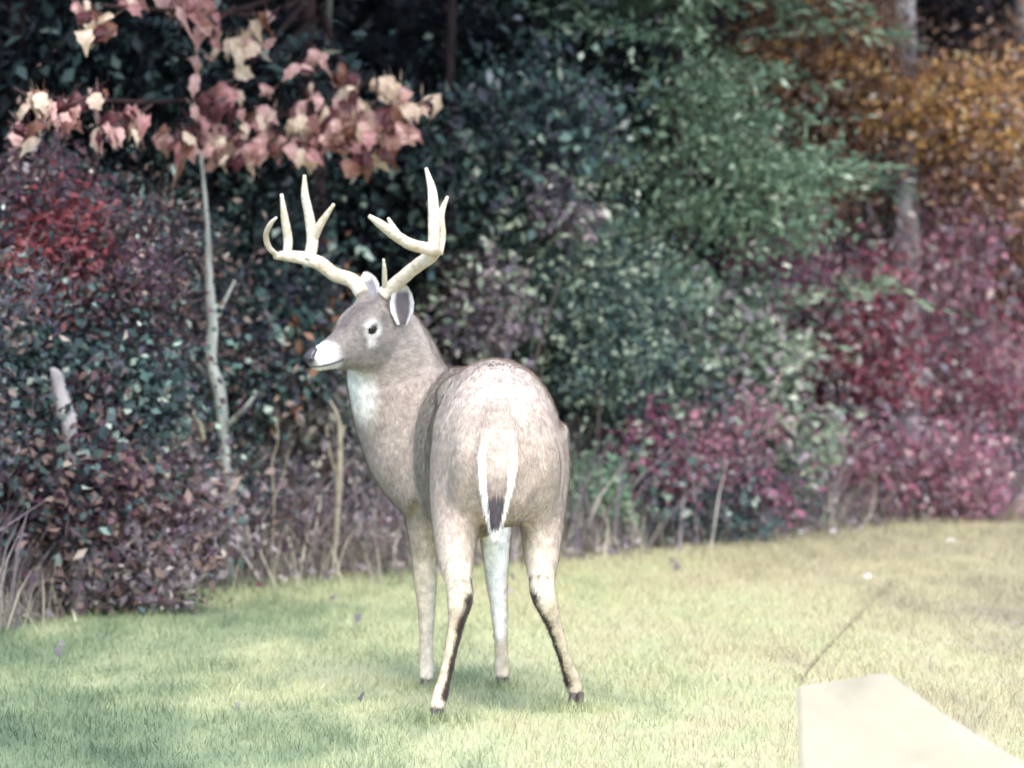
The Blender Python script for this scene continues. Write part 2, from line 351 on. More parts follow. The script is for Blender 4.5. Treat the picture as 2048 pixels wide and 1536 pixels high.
# tree with the large pink leaves
oak, ox, oY = tree('maple_tree', 'dark trunked tree with large pink and cream autumn leaves hanging above the deer', 642, .5, -.03, .045, M_barkdark, 6, (-.6, -.3, 2.65, 5.2, 1.9, 3600), 'nightbrown')
LM = {}
def big_leaf_mesh(name, c0, c1, curl=1.):
    # a five lobed leaf folded along its midrib
    out = [(0, 0), (.26, .05), (.46, .24), (.40, .42), (.44, .66), (.22, .74), (0, 1.0)]
    bm = bmesh.new(); mid = [bm.verts.new((0, 0, 0)), bm.verts.new((0, .36, .05 * curl)), bm.verts.new((0, .66, .02 * curl)), bm.verts.new((0, 1, -.22 * curl))]; st_ = [bm.verts.new(q) for q in ((.015, 0, 0), (-.015, 0, 0), (0, -.28, .08), (0, -.5, .22))]; bm.faces.new(st_[:3]); bm.faces.new((st_[0], st_[2], st_[3]))
    for s in (1, -1):
        o = [bm.verts.new((s * x, y, (.5 * x * x if curl > 1 else .2 * x) * curl - .18 * curl * max(0, y - .4))) for x, y in out[1:-1]]
        for f in ((mid[0], o[0], o[1], mid[1]), (mid[1], o[1], o[2]), (mid[1], o[2], o[4], mid[2]), (o[2], o[3], o[4]), (mid[2], o[4], mid[3])):
            bm.faces.new(f if s > 0 else f[::-1])
    me = bm_mesh(name, bm, False); m, n, b = newmat(name)
    tc = n.nodes.new('ShaderNodeTexCoord'); nz = n.nodes.new('ShaderNodeTexNoise'); nz.inputs['Scale'].default_value = 3.5; n.links.new(tc.outputs['Object'], nz.inputs[0])
    r = ramp(n, [(.35, c0), (.65, c1)]); n.links.new(nz.outputs[0], r.inputs[0]); n.links.new(r.outputs[0], b.inputs['Base Color']); b.inputs['Roughness'].default_value = .5
    tr = n.nodes.new('ShaderNodeBsdfTranslucent'); n.links.new(r.outputs[0], tr.inputs[0]); mx = n.nodes.new('ShaderNodeMixShader'); mx.inputs[0].default_value = .3
    n.links.new(b.outputs[0], mx.inputs[1]); n.links.new(tr.outputs[0], mx.inputs[2]); n.links.new(mx.outputs[0], n.nodes['Material Output'].inputs[0])
    me.materials.append(m); return me
LM = [[big_leaf_mesh(n_, a_, b_, c_) for c_ in (.6, 1.5, 2.4)] for n_, a_, b_ in (
    ('leaf_pink', (184, 138, 132), (220, 180, 168)),
    ('leaf_cream', (194, 168, 144), (220, 198, 172)),
    ('leaf_rose', (150, 100, 100), (192, 140, 134)),
    ('leaf_maroon', (62, 30, 34), (100, 52, 54)),
    ('leaf_russet', (92, 56, 44), (140, 96, 76)),
)]
CL = [  # u, v, leaves, spread u, spread v, weights pink cream rose maroon russet
    (195, 35, 7, 26, 40, (2, 2, 1, 2, 3)), (262, 6, 3, 14, 12, (2, 1, 2, 0, 0)), (375, 12, 6, 34, 18, (3, 0, 3, 1, 0)), (425, 62, 7, 28, 34, (3, 1, 3, 1, 0)),
    (487, 100, 9, 34, 24, (3, 4, 1, 0, 1)), (522, 62, 3, 18, 26, (1, 2, 0, 0, 0)), (68, 205, 5, 26, 20, (1, 2, 0, 1, 3)), (125, 228, 8, 34, 26, (3, 1, 2, 2, 2)), (60, 270, 4, 24, 16, (2, 0, 2, 1, 0)),
    (215, 262, 6, 20, 32, (3, 1, 2, 2, 0)), (262, 248, 7, 26, 26, (3, 1, 3, 2, 1)), (196, 205, 3, 14, 14, (1, 1, 1, 0, 0)), (362, 296, 5, 20, 28, (2, 1, 2, 1, 1)), (398, 268, 6, 22, 34, (3, 2, 2, 1, 0)),
    (436, 300, 9, 26, 26, (5, 1, 2, 0, 0)), (488, 292, 8, 24, 26, (4, 2, 1, 0, 0)), (536, 292, 7, 24, 20, (4, 0, 2, 1, 0)), (440, 215, 9, 34, 30, (2, 0, 4, 4, 0)), (532, 235, 3, 14, 16, (1, 3, 0, 0, 0)), (535, 192, 1, 4, 6, (0, 1, 0, 0, 0)),
    (600, 258, 8, 30, 28, (3, 2, 2, 1, 1)), (612, 300, 6, 24, 20, (3, 1, 2, 1, 1)), (615, 132, 4, 26, 14, (3, 1, 1, 1, 0)), (640, 210, 6, 26, 28, (2, 1, 2, 2, 0)), (676, 165, 3, 12, 16, (3, 0, 0, 0, 0)), (700, 205, 5, 16, 26, (4, 1, 1, 0, 0)), (722, 240, 5, 12, 24, (2, 3, 0, 0, 0)),
    (690, 270, 7, 26, 24, (2, 0, 3, 3, 2)), (775, 185, 6, 28, 14, (2, 4, 0, 0, 2)), (838, 215, 4, 18, 14, (1, 5, 0, 0, 0)), (790, 255, 9, 30, 30, (4, 1, 3, 1, 3)), (755, 300, 8, 30, 26, (2, 1, 3, 2, 3)), (715, 330, 4, 20, 18, (1, 1, 1, 1, 2)), (640, 270, 6, 30, 30, (1, 0, 3, 4, 1))]
Yl = oY - .75
def yl(u):
    Y = oY - .95
    for _ in range(6): Y = min(oY - .95, edge((u - 1024) * px(Y)) - .4)
    return Y
for (u, v, cnt, su, sv, w) in CL:
    Yl = yl(u)
    for q in range(int(cnt * 2)):
        p = P(u + rnd.gauss(0, .72) * su, v + rnd.gauss(0, .68) * sv, Yl + rnd.uniform(-.18, .18))
        me = rnd.choice(LM[rnd.choices(range(5), (w[0] + .8, w[1] + .5, w[2], w[3] + .8, w[4] + .3))[0]])
        o = link('leaf', me, None, None); o.parent = oak; sz = rnd.uniform(.05, .095)
        d = Vector((rnd.gauss(0, .6), rnd.gauss(-.25, .35), -rnd.uniform(.2, 1.1))).normalized(); nrm = Vector((rnd.gauss(0, .5), -1, rnd.uniform(-.1, 1.0)))
        s = d.cross(nrm).normalized(); nn = s.cross(d)
        M = Matrix((s, d, nn)).transposed().to_4x4(); o.matrix_parent_inverse = Matrix.Identity(4)
        o.matrix_basis = Matrix.Translation(p - oak.location - d * sz * .5) @ M @ Matrix.Diagonal((sz * rnd.uniform(.35, .95), sz * rnd.uniform(.85, 1.2), sz * rnd.uniform(.6, 2.6), 1))
for (u, v, cnt, su, sv, w) in CL:        # a twig through every cluster
    q = rnd.choice((-1, 1)); trunk(oak, [(*P(u - q * su * 1.6, v - sv * 1.5, yl(u) + .1), .006), (*P(u, v - .3 * sv, yl(u) + .02), .004), (*P(u + q * su * 1.1, v + sv * .5, yl(u)), .0015)], M_barkdark, 5, 'twig')
for (a, b, c) in (((642, -60), (470, 20), (200, 10)), ((642, -40), (520, 110), (440, 180)), ((642, 20), (700, 150), (830, 205)), ((642, 30), (420, 190), (70, 195)), ((642, 120), (620, 200), (480, 265)), ((642, 100), (700, 230), (760, 290)), ((642, -50), (560, 20), (410, 30)), ((642, 190), (650, 250), (610, 300))):
    pa, pb, pc = P(*a, oY - .02), P(*b, (yl(b[0]) + oY) / 2), P(*c, yl(c[0]))
    trunk(oak, [(*pa, .016), (*pb, .010), (*pc, .004)], M_barkdark, 6, 'branch')

pale, pX, pY = tree('pale_tree', 'stout pale grey trunk on the right half hidden by golden leaves', 1803, .0, .0, .07, M_barkpale, 6, (.3, .5, 2.7, 5.2, 1.7, 2600), 'brown')
addfoliage(pale, pY - .1, 'gold', [(1900, 205, 120, 50), (1800, 226, 70, 22), (1960, 255, 90, 50)], 2600, .05)
addfoliage(pale, pY - .0, 'rust', [(1940, 310, 80, 40), (1700, 280, 46, 34), (1985, 330, 90, 70)], 1800, .05)
dark, dX, dYy = tree('dark_tree', 'slim dark brown trunk rising right behind the antlers of the deer', 893, .55, .03, .026, M_barkblack, 5.5, (.2, 0, 2.7, 5, 1.7, 3000), 'night')
rustt, rX, rY = tree('russet_tree', 'brown barked tree at the top right with orange brown drooping boughs', 1560, 1.0, .02, .05, M_barkdark, 6, (0, .2, 2.7, 5, 1.7, 3000), 'nightbrown')
addfoliage(rustt, rY - .4, 'rust', [(1560, 25, 150, 45), (1680, 50, 70, 50), (1480, 110, 80, 40), (1620, 130, 90, 40)], 3400, .05)
addfoliage(rustt, rY - .2, 'brown', [(1600, 130, 130, 70), (1700, 200, 80, 90), (1640, 240, 100, 50)], 2600, .05)
addfoliage(rustt, rY - .45, 'gold', [(1510, 110, 60, 18), (1640, 15, 50, 18), (1700, 110, 40, 30)], 700, .045)
tree('slender_tree', 'thin pale trunk far back above the pale sapling on the left', 358, 1.6, 0, .013, M_barkpale, 5, (-.3, -1.2, 2.7, 5, 1.8, 3000), 'night', group=None)
tree('slender_tree', 'faint thin grey trunk far back between pink leaves and the dark top', 656, 2.0, 0, .016, M_barkmid, 5, None, 'night')
tree('bordering_tree', 'pale grey trunk just cut by the right border of the picture', 2050, .9, .0, .05, M_barkpale, 6, (.6, .6, 2.75, 5.2, 1.7, 2400), 'nightbrown')
tree('bordering_tree', 'dark trunk in the gloom near the left border', 28, 2.6, .02, .045, M_barkdark, 6, (-.5, -.6, 2.6, 5, 2.0, 3200), 'night')
tree('bordering_tree', 'shadowed grey trunk standing behind the green cedar', 1180, 2.2, .02, .06, M_barkdark, 6, (-.1, -1.6, 2.7, 5, 2.0, 3400), 'night')

# the green cedar: layered sprays round a hidden stem
x = (1350 - 1024) * px(8.2); cY = edge(x) + .55; cx0 = (1350 - 1024) * px(cY)
ced = thing('cedar_tree', 'bushy green cedar with feathery drooping sprays right of the deer', 'tree', (cx0, cY, 0))
trunk(ced, [(cx0, cY, -.05, .05), (cx0 + .01, cY, 1.2, .04), (cx0 - .02, cY, 2.6, .025), (cx0, cY, 3.6, .008)], M_barkdark)
T, D = [], []
for q in range(110):
    z = rnd.uniform(.75, 3.1); a = rnd.uniform(0, 2 * math.pi); L = (.85 if z < 2 else .85 * (3.8 - z) / 1.8) * rnd.uniform(.55, 1.12)
    b0 = Vector((cx0, cY, z)); d = Vector((math.cos(a), math.sin(a) * .8, rnd.uniform(-.18, .16)))
    e = b0 + d * L
    if q < 26: trunk(ced, [(*b0, .010), (*(b0.lerp(e, .55) + Vector((0, 0, .05))), .006), (*e, .002)], M_barkdark, 5, 'branch')
    for s in np.linspace(.35, 1, 9):
        p = b0 + d * L * s + Vector((0, 0, .06 * math.sin(s * 3))); sd_ = Vector((rnd.gauss(0, .55), rnd.gauss(0, .5), rnd.gauss(-.12, .16))) + d * .9
        for t in np.linspace(0, .13, 3): T.append(p + sd_ * t); D.append(sd_)
link('foliage', leaves('foliage', np.array(T), 17000, .055, .022, clump=.8, narrow=.26, dirs=np.array(D)), PAL['cedar'], ced, 'stuff')
addfoliage(ced, cY - .5, 'cedar', [(1420, 190, 100, 26), (1560, 350, 120, 18), (1450, 290, 80, 24), (1570, 460, 90, 16), (1280, 330, 70, 20), (1400, 410, 90, 20)], 2400, .05, narrow=.26)

# pale sapling left of the deer, pale stub, thin pale stems
def sapling(name, label, cat, pts, Y, mat, group=None, parts=()):
    A = [(*P(u, v, Y), r * px(Y)) for u, v, r in pts]; A[0] = (A[0][0], A[0][1], -.03, A[0][3])
    root = thing(name, label, cat, (A[0][0], Y, 0), group); trunk(root, A, mat, 10, 'stem', .05)
    for br in parts: trunk(root, [(*P(u, v, Y + dy), r * px(Y)) for u, v, dy, r in br], mat, 6, 'branch')
    return root
sy = edge((446 - 1024) * px(5)) - .55
sapling('pale_sapling', 'thin crooked pale sapling standing left of the deer', 'tree', [(458, 1100, 11), (452, 960, 11), (446, 860, 12), (438, 780, 14), (422, 725, 12), (424, 650, 12), (420, 580, 9), (416, 500, 7), (412, 420, 5), (400, 300, 4)], sy, M_barkmid,
        parts=[[(446, 860, 0, 6), (490, 815, -.05, 5), (510, 790, -.05, 3)], [(424, 650, 0, 5), (450, 600, 0, 4), (470, 560, 0, 2)], [(438, 780, 0, 5), (395, 730, .03, 4), (370, 700, .05, 2)]])
y2 = edge((675 - 1024) * px(5.3)) - .4
sapling('dry_stalk', 'crooked straw coloured stalk just left of the chest of the deer', 'plant', [(664, 1100, 5), (674, 1040, 6), (678, 960, 7), (680, 880, 5), (676, 835, 4), (660, 800, 2)], y2, M_straw, parts=[[(678, 960, 0, 3), (662, 915, 0, 2.5), (652, 850, 0, 1.5)], [(680, 890, 0, 3), (690, 850, 0, 1.5)]])
sapling('dry_stalk', 'short pale straw stalk a hand left of the sapling', 'plant', [(362, 1120, 3), (366, 980, 4), (368, 880, 5), (376, 800, 4.5), (372, 760, 2.5)], sy - .1, M_straw, parts=[[(376, 810, 0, 5), (400, 850, -.03, 6), (408, 885, -.04, 4)]])
sapling('dry_stalk', 'thin forked dry stalk between sapling and chest', 'plant', [(540, 1120, 1.8), (548, 1020, 2), (544, 930, 2), (556, 880, 1.6), (552, 840, 1)], sy + .05, M_straw, parts=[[(547, 1000, 0, 2), (566, 950, 0, 1.6), (578, 900, 0, 1)]])
sapling('dry_stalk', 'low curled stalk in the violet brush near the left border', 'plant', [(268, 1080, 4), (266, 1010, 5), (258, 960, 5), (236, 930, 3)], edge(-1.4) + .1, M_straw)
for (u, v0, v1, lab) in ((1255, 1090, 900, 'slanting grey twig stem right of the hind leg, taller of two'), (1295, 1085, 930, 'slanting grey twig stem right of the hind leg, shorter of two')):
    sapling('twig_stem', lab, 'plant', [(u - 40, v0, 5), (u, (v0 + v1) / 2, 5), (u + 18, v1, 3)], edge(.4) + .25, M_barkmid)
# the broken birch stub
yb = edge(-1.6) - .36
st = thing('birch_stub', 'short broken pale birch stub leaning in the brush at the left', 'stump', (P(150, 1100, yb).x, yb, 0))
trunk(st, [(P(158, 1100, yb).x, yb + .02, -.04, .03), (*P(140, 870, yb), .026), (*P(130, 830, yb), .034), (*P(118, 780, yb), .025), (*P(113, 752, yb), .022), (*P(103, 736, yb), .006)], M_barkpale, 12, 'trunk', .15)

# fallen leaves: thick along the wood, a few blown on to the lawn
fx = rng.uniform(-4, 5, 5200); fy = np.interp(fx, EX, EY) + np.where(rng.random(5200) < .985, rng.normal(.0, .3, 5200), -rng.exponential(2.0, 5200))
lt = np.c_[fx, fy, rng.uniform(.012, .035, 5200)]
fd = rng.normal(0, 1, (5200, 3)); fd[:, 2] *= .25
tag(link('fallen_leaves', leaves('fallen_leaves', lt, 5200, .045, .01, dirs=fd, narrow=.7), PAL['mauve']), kind='stuff')

# --- shrubs --------------------------------------------------------------------
SH = [
 ('shrub', 'tall red and violet leaved shrub at the left border', 'redviolet', .35, [(70, 520, 150, 150), (190, 640, 130, 110)], .05, 4200),
 ('shrub', 'small clump of scarlet leaves in the violet brush at the upper left', 'red', -.1, [(105, 470, 62, 66), (60, 575, 46, 50)], .05, 1500),
 ('shrub', 'grey violet bush between red clump and pale sapling', 'violet', .5, [(290, 560, 140, 120), (330, 700, 150, 90)], .05, 4200),
 ('shrub', 'plum coloured spray of leaves above the middle of the violet bush', 'redviolet', .2, [(245, 470, 80, 46), (215, 610, 60, 40)], .045, 1100),
 ('shrub', 'dark green bush at the foot of the leaning birch stub', 'darkgreen', .25, [(60, 760, 120, 110), (230, 790, 110, 70)], .055, 3600),
 ('shrub', 'maroon thicket at the lower left border', 'redviolet', -.16, [(40, 1000, 120, 110), (160, 1000, 100, 70)], .05, 4600),
 ('shrub', 'greyish thicket with pale flecks below the birch stub', 'mauve', -.05, [(250, 1000, 150, 120), (150, 1080, 120, 70)], .05, 4600),
 ('shrub', 'dusky green bush just left of the pale sapling', 'darkgreen', .15, [(330, 850, 90, 110), (390, 960, 80, 90)], .05, 3200),
 ('shrub', 'deep green bush below the left antler of the deer', 'darkgreen', .3, [(530, 560, 130, 90), (500, 680, 110, 90)], .06, 4200),
 ('shrub', 'reddish brown bush in front of the muzzle of the deer', 'brown', .25, [(590, 650, 70, 60), (560, 720, 70, 50)], .055, 1800),
 ('shrub', 'yellowish green bush under the muzzle of the deer', 'sage', .7, [(570, 790, 90, 50), (640, 780, 60, 40)], .055, 1800),
 ('shrub', 'straw and grey brush between sapling and deer chest', 'tan', .3, [(580, 890, 90, 70), (560, 1010, 110, 80)], .055, 1700),
 ('shrub', 'dark low bush in the gap left of the deer belly', 'darkgreen', .6, [(730, 960, 90, 110), (620, 1000, 130, 80)], .05, 3400),
 ('shrub', 'mauve weeds along the grass below the pale sapling', 'mauve', .0, [(470, 1080, 110, 50), (640, 1090, 120, 45)], .045, 2600),
 ('shrub', 'grey weeds along the grass at the far left', 'mauve', -.25, [(60, 1140, 130, 60), (250, 1130, 130, 50)], .045, 2600),
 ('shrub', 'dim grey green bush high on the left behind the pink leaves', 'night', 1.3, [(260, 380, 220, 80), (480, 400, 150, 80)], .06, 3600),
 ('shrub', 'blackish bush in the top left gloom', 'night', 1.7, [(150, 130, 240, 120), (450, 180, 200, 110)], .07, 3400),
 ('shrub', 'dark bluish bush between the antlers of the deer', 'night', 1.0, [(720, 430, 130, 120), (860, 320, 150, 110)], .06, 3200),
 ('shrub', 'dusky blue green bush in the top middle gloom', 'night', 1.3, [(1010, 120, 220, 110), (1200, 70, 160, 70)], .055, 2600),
 ('shrub', 'dark mixed bush over the back of the deer', 'darkgreen', .45, [(960, 300, 150, 100), (1080, 250, 110, 90)], .06, 3400),
 ('shrub', 'pinkish grey bush right behind the ear of the deer', 'pinkgrey', .3, [(960, 620, 60, 80), (1120, 410, 40, 46)], .05, 1300),
 ('shrub', 'blue green tangle with pale flecks right of the antlers', 'teal', .45, [(1020, 450, 120, 90), (1080, 560, 90, 80)], .045, 3000),
 ('shrub', 'pale speckled bush above the rump of the deer', 'sage', .5, [(1010, 500, 70, 50), (930, 560, 60, 50)], .05, 900),
 ('shrub', 'blue green bush beside the rump of the deer', 'teal', .2, [(1180, 640, 120, 110), (1120, 540, 90, 70)], .055, 3600),
 ('shrub', 'violet bush with pale flecks right of the rump', 'violet', .3, [(1270, 700, 90, 70), (1190, 800, 90, 70)], .045, 2600),
 ('shrub', 'deep teal bush right of the deer hip', 'teal', .1, [(1290, 770, 110, 70), (1230, 870, 100, 60)], .055, 2800),
 ('shrub', 'bright green sprig under the cedar', 'brightgreen', .2, [(1345, 590, 55, 36), (1300, 560, 40, 26)], .05, 600),
 ('shrub', 'sage green bush with cream flecks right of the deer', 'sage', -.02, [(1450, 690, 110, 90), (1400, 640, 70, 60)], .05, 3000),
 ('shrub', 'fresh green shoot in the middle of the sage bush', 'brightgreen', -.05, [(1490, 790, 36, 46), (1520, 840, 40, 36)], .05, 500),
 ('shrub', 'pale sage arching bush above the lawn right of centre', 'sage', -.14, [(1520, 910, 130, 60), (1450, 850, 90, 60)], .055, 2400),
 ('shrub', 'wine grey bush low beside the deer thigh', 'wine', .05, [(1300, 960, 130, 80), (1420, 900, 80, 70)], .045, 3000),
 ('shrub', 'pink leaved little bush beside the deer thigh', 'magenta', -.05, [(1310, 890, 44, 36), (1280, 920, 34, 26)], .05, 500),
 ('shrub', 'small green bush touching the deer hind thigh', 'brightgreen', .0, [(1175, 985, 50, 36), (1200, 1000, 40, 30)], .05, 600),
 ('shrub', 'dull green brush at the lawn right of the hind leg', 'darkgreen', .2, [(1190, 1040, 80, 40), (1330, 1040, 120, 40)], .05, 1800),
 ('shrub', 'low magenta violet bush above the lawn right of centre', 'magenta', -.08, [(1420, 1000, 80, 34), (1500, 990, 60, 30)], .045, 900),
 ('shrub', 'bright magenta spray between cedar and crimson bush', 'magenta', .05, [(1520, 535, 80, 44), (1590, 560, 60, 40)], .05, 1300),
 ('shrub', 'crimson bush left of the maroon thicket', 'crimson', .2, [(1700, 640, 120, 80), (1650, 720, 90, 70), (1780, 760, 90, 60)], .05, 4200),
 ('shrub', 'greenish grey bush under the russet clump', 'sage', .7, [(1680, 470, 90, 70), (1760, 520, 90, 60)], .05, 2000),
 ('shrub', 'orange russet clump between cedar and pale trunk', 'rust', .5, [(1660, 385, 34, 36), (1640, 400, 24, 24)], .05, 350),
 ('shrub', 'shadowy brown bush left of the pale trunk', 'brown', .9, [(1630, 290, 110, 80), (1700, 380, 80, 70)], .055, 2600),
 ('shrub', 'rusty brown bush beside the pale trunk at the right border', 'rust', .4, [(1960, 480, 110, 90), (1880, 560, 90, 70)], .05, 3000),
 ('shrub', 'wine tinged bush in front of the pale trunk foot', 'wine', .0, [(1820, 550, 110, 50), (1920, 460, 60, 50)], .05, 2000),
 ('shrub', 'broad maroon thicket at the right', 'maroon', .2, [(1840, 720, 150, 120), (1740, 840, 130, 90)], .045, 5200),
 ('shrub', 'brownish red bush on the right border above the tan grass', 'crimson', .15, [(1960, 830, 110, 80), (1880, 870, 80, 50)], .045, 2600),
 ('shrub', 'mauve brush along the lawn at the right', 'wine', .0, [(1700, 950, 150, 60), (1900, 960, 160, 50)], .045, 4200),
 ('shrub', 'reddish low brush above the lawn left of the mauve brush', 'crimson', -.05, [(1740, 930, 60, 30), (1640, 985, 70, 26)], .045, 800),
 ('shrub', 'wine red bush at the upper right border', 'maroon', .45, [(2010, 640, 90, 110), (2060, 560, 80, 90)], .05, 2600),
 ('shrub', 'black brown bush in the top right gloom', 'nightbrown', 1.4, [(1920, 80, 170, 90), (1750, 60, 110, 80)], .06, 2600),
 ('shrub', 'orange tinged bush at the top right border', 'rust', .6, [(2030, 250, 70, 110), (2010, 150, 50, 60)], .05, 1500),
 # beyond the two borders
 ('shrub', 'violet thicket beyond the left border', 'violet', .2, [(-150, 700, 150, 260), (-320, 800, 160, 240)], .06, 4200),
 ('shrub', 'brown thicket beyond the right border', 'wine', .3, [(2200, 700, 150, 240), (2380, 700, 160, 240)], .06, 4200),
]
for (nm, lab, pal, dy, lobes, sz, n) in SH:
    plant(nm, lab, 'shrub', pal, dy, lobes, sz * .92, int(n * 1.05))

# the far wood: a deep mass of dim foliage on the slope
tips = []
for q in range(4600):
    X = rnd.uniform(-6, 7); Y = edge(X) + rnd.uniform(1.9, 6.5); tips.append((X, Y, float(gz(np.array(X), np.array(Y))) + rnd.uniform(0, 3.0)))
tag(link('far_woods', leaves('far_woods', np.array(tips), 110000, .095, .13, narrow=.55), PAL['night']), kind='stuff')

# ------------------------------------------------------------------ the deer
YAW = math.radians(10)
Fw = Vector((-math.sin(YAW), math.cos(YAW), 0)); Sd = Vector((math.cos(YAW), math.sin(YAW), 0)); Up = Vector((0, 0, 1))
H0 = Vector(((1000 - 1024) / 700, .1, 0))
deer = thing('deer', 'antlered buck seen from behind on the lawn with its head turned left', 'deer', (H0.x, H0.y, 0))
bm = bmesh.new()
TORSO = [(-.185, .80, .045, .06, .10), (-.155, .78, .105, .135, .17), (-.10, .76, .150, .20, .20), (-.02, .735, .180, .265, .20), (.08, .725, .190, .29, .19), (.20, .72, .172, .27, .19),
         (.36, .70, .162, .25, .21), (.54, .695, .162, .255, .235), (.70, .69, .165, .275, .235), (.82, .69, .155, .25, .215), (.92, .69, .125, .18, .17), (.985, .69, .06, .09, .09)]
loft(bm, [(H0 + Fw * s + Up * z, Sd, Up, w, u, d, .92) for s, z, w, u, d in TORSO], 28)
def chain(pts, seg=16):
    """(u, v, Y, half width px, half depth m)"""
    A = spline([(*P(u, v, Y), w * px(Y), dp) for u, v, Y, w, dp in pts], 5 * len(pts))
    rings = []
    for i in range(len(A)):
        t = Vector(A[min(i + 1, len(A) - 1)][:3] - A[max(0, i - 1)][:3]).normalized(); sv = (Sd - t * Sd.dot(t)).normalized(); uv = t.cross(sv).normalized()
        rings.append((Vector(A[i][:3]), sv, uv, max(A[i][3], .004), max(A[i][4], .004), max(A[i][4], .004), 1))
    loft(bm, rings, seg)
# neck, thick with the rut, sweeping up and round to the left
chain([(920, 985, .74, 120, .15), (888, 925, .80, 136, .18), (852, 870, .83, 134, .18), (815, 810, .83, 116, .15), (792, 750, .82, 100, .125), (784, 700, .80, 88, .11), (778, 660, .79, 68, .088), (772, 640, .78, 50, .07)], 24)
# hind legs: thigh, hock set back, cannon, pastern
LH = [(938, 860, .14, 72, .17), (922, 950, .14, 64, .15), (914, 1030, .10, 52, .105), (912, 1110, .02, 37, .066), (918, 1165, -.07, 27, .044), (920, 1200, -.12, 27, .036), (911, 1255, -.115, 17, .023), (894, 1340, -.11, 14, .018), (880, 1392, -.115, 17.5, .022), (873, 1420, -.14, 15, .02)]
RH = [(1064, 860, .16, 72, .17), (1078, 950, .18, 60, .15), (1084, 1030, .17, 46, .11), (1084, 1110, .12, 35, .066), (1084, 1160, .06, 27, .044), (1087, 1190, .02, 27, .036), (1107, 1248, .055, 17, .023), (1130, 1320, .12, 14, .018), (1145, 1363, .17, 17.5, .022), (1152, 1388, .17, 15, .02)]
chain(LH); chain(RH)
for s in (1, -1):                       # hip bones, seat bones, thigh muscle, point of the hock
    tube(bm, [(*(H0 + Fw * .10 + Sd * (.085 * s) + Up * .93), .05), (*(H0 + Fw * .18 + Sd * (.105 * s) + Up * .905), .052), (*(H0 + Fw * .26 + Sd * (.11 * s) + Up * .87), .035)], 10)
    tube(bm, [(*(H0 + Fw * -.095 + Sd * (.07 * s) + Up * .86), .05), (*(H0 + Fw * -.10 + Sd * (.095 * s) + Up * .74), .064), (*(H0 + Fw * -.035 + Sd * (.11 * s) + Up * .61), .055), (*(H0 + Fw * .0 + Sd * (.11 * s) + Up * .52), .04)], 10)
for p in (P(921, 1188, -.135), P(1086, 1178, .0)): tube(bm, [(*(p + Up * .05), .010), (*p, .019), (*(p - Up * .03), .014)], 8)
# forelegs
LF = [(862, 900, .76, 72, .12), (850, 985, .77, 50, .09), (846, 1050, .77, 34, .06), (848, 1110, .78, 25, .042), (851, 1170, .79, 23, .036), (853, 1210, .79, 19, .028), (853, 1290, .79, 14.5, .019), (854, 1340, .79, 16, .02), (853, 1362, .77, 14, .019)]
RF = [(985, 900, .80, 62, .11), (990, 980, .81, 46, .085), (991, 1050, .80, 34, .06), (992, 1110, .81, 27, .044), (994, 1170, .83, 22, .036), (998, 1210, .83, 18.5, .028), (1002, 1290, .83, 14, .019), (1004, 1338, .83, 16, .02), (1004, 1358, .81, 14, .019)]
chain(LF); chain(RF)
# head
SK = P(772, 652, .76); NO = P(615, 712, .585); hf = (NO - SK).normalized(); hl = Up.cross(hf).normalized(); hu = hf.cross(hl).normalized()
HL = (NO - SK).length
def HP(s, l, u): return SK + hf * s + hl * l + hu * u
loft(bm, [(HP(s, 0, c), hl, hu, w, u, d, .95) for s, c, w, u, d in
     [(-.075, 0, .035, .04, .05), (-.045, 0, .062, .066, .085), (0, 0, .078, .084, .110), (.045, 0, .082, .092, .118), (.085, -.002, .078, .090, .114), (.125, -.006, .066, .076, .10), (.165, -.010, .052, .056, .076), (.205, -.014, .043, .044, .056), (.245, -.017, .038, .036, .044), (.275, -.018, .034, .03, .038), (.296, -.019, .020, .018, .022)]], 24)
for s in (1, -1):                       # brow ridges and antler pedicles
    tube(bm, [(*HP(.04, .052 * s, .06), .03), (*HP(.09, .062 * s, .045), .026), (*HP(.13, .055 * s, .03), .016)], 10)
    tube(bm, [(*HP(.03, .036 * s, .06), .026), (*HP(.02, .052 * s, .115), .021)], 10)
body_me = bm_mesh('body', bm)
tmp = bpy.data.objects.new('tmp', body_me); COL.objects.link(tmp)
md = tmp.modifiers.new('r', 'REMESH'); md.mode = 'VOXEL'; md.voxel_size = .0075; md.use_smooth_shade = True
md = tmp.modifiers.new('s', 'SMOOTH'); md.factor = .5; md.iterations = 16
dg = bpy.context.evaluated_depsgraph_get(); bme = bpy.data.meshes.new_from_object(tmp.evaluated_get(dg)); bme.name = 'body'
bpy.data.objects.remove(tmp); bpy.data.meshes.remove(body_me)
nv = len(bme.vertices); V = np.empty(nv * 3, np.float32); bme.vertices.foreach_get('co', V); V = V.reshape(-1, 3).astype(float)
# coat pattern
def sm(d, a, b): return np.clip((b - d) / (b - a), 0, 1)[:, None]
def near(p, a, b, sc=(1, 1, 1)): return sm(np.linalg.norm((V - np.array(p)) / sc, axis=1), a, b)
def seg_near(p, q, a, b):
    p, q = np.array(p), np.array(q); d = q - p; t = np.clip(((V - p) @ d) / (d @ d), 0, 1)
    return sm(np.linalg.norm(V - p - t[:, None] * d, axis=1), a, b)
def C(*c): return np.array(lin(c))
tb0 = P(996, 826, -.09); s_ax = (V - np.array(H0)) @ np.array(Fw); l_ax = (V - np.array(H0)) @ np.array(Sd); z = V[:, 2]
col = np.tile(C(160, 146, 133), (nv, 1))
def mixc(col, f, c): return col * (1 - f) + C(*c) * f
col = mixc(col, sm(-s_ax, -.35, .02) * .0 + sm(s_ax, -.05, .3) * .7, (216, 199, 184))          # hind quarters painted paler, light from above put into the coat
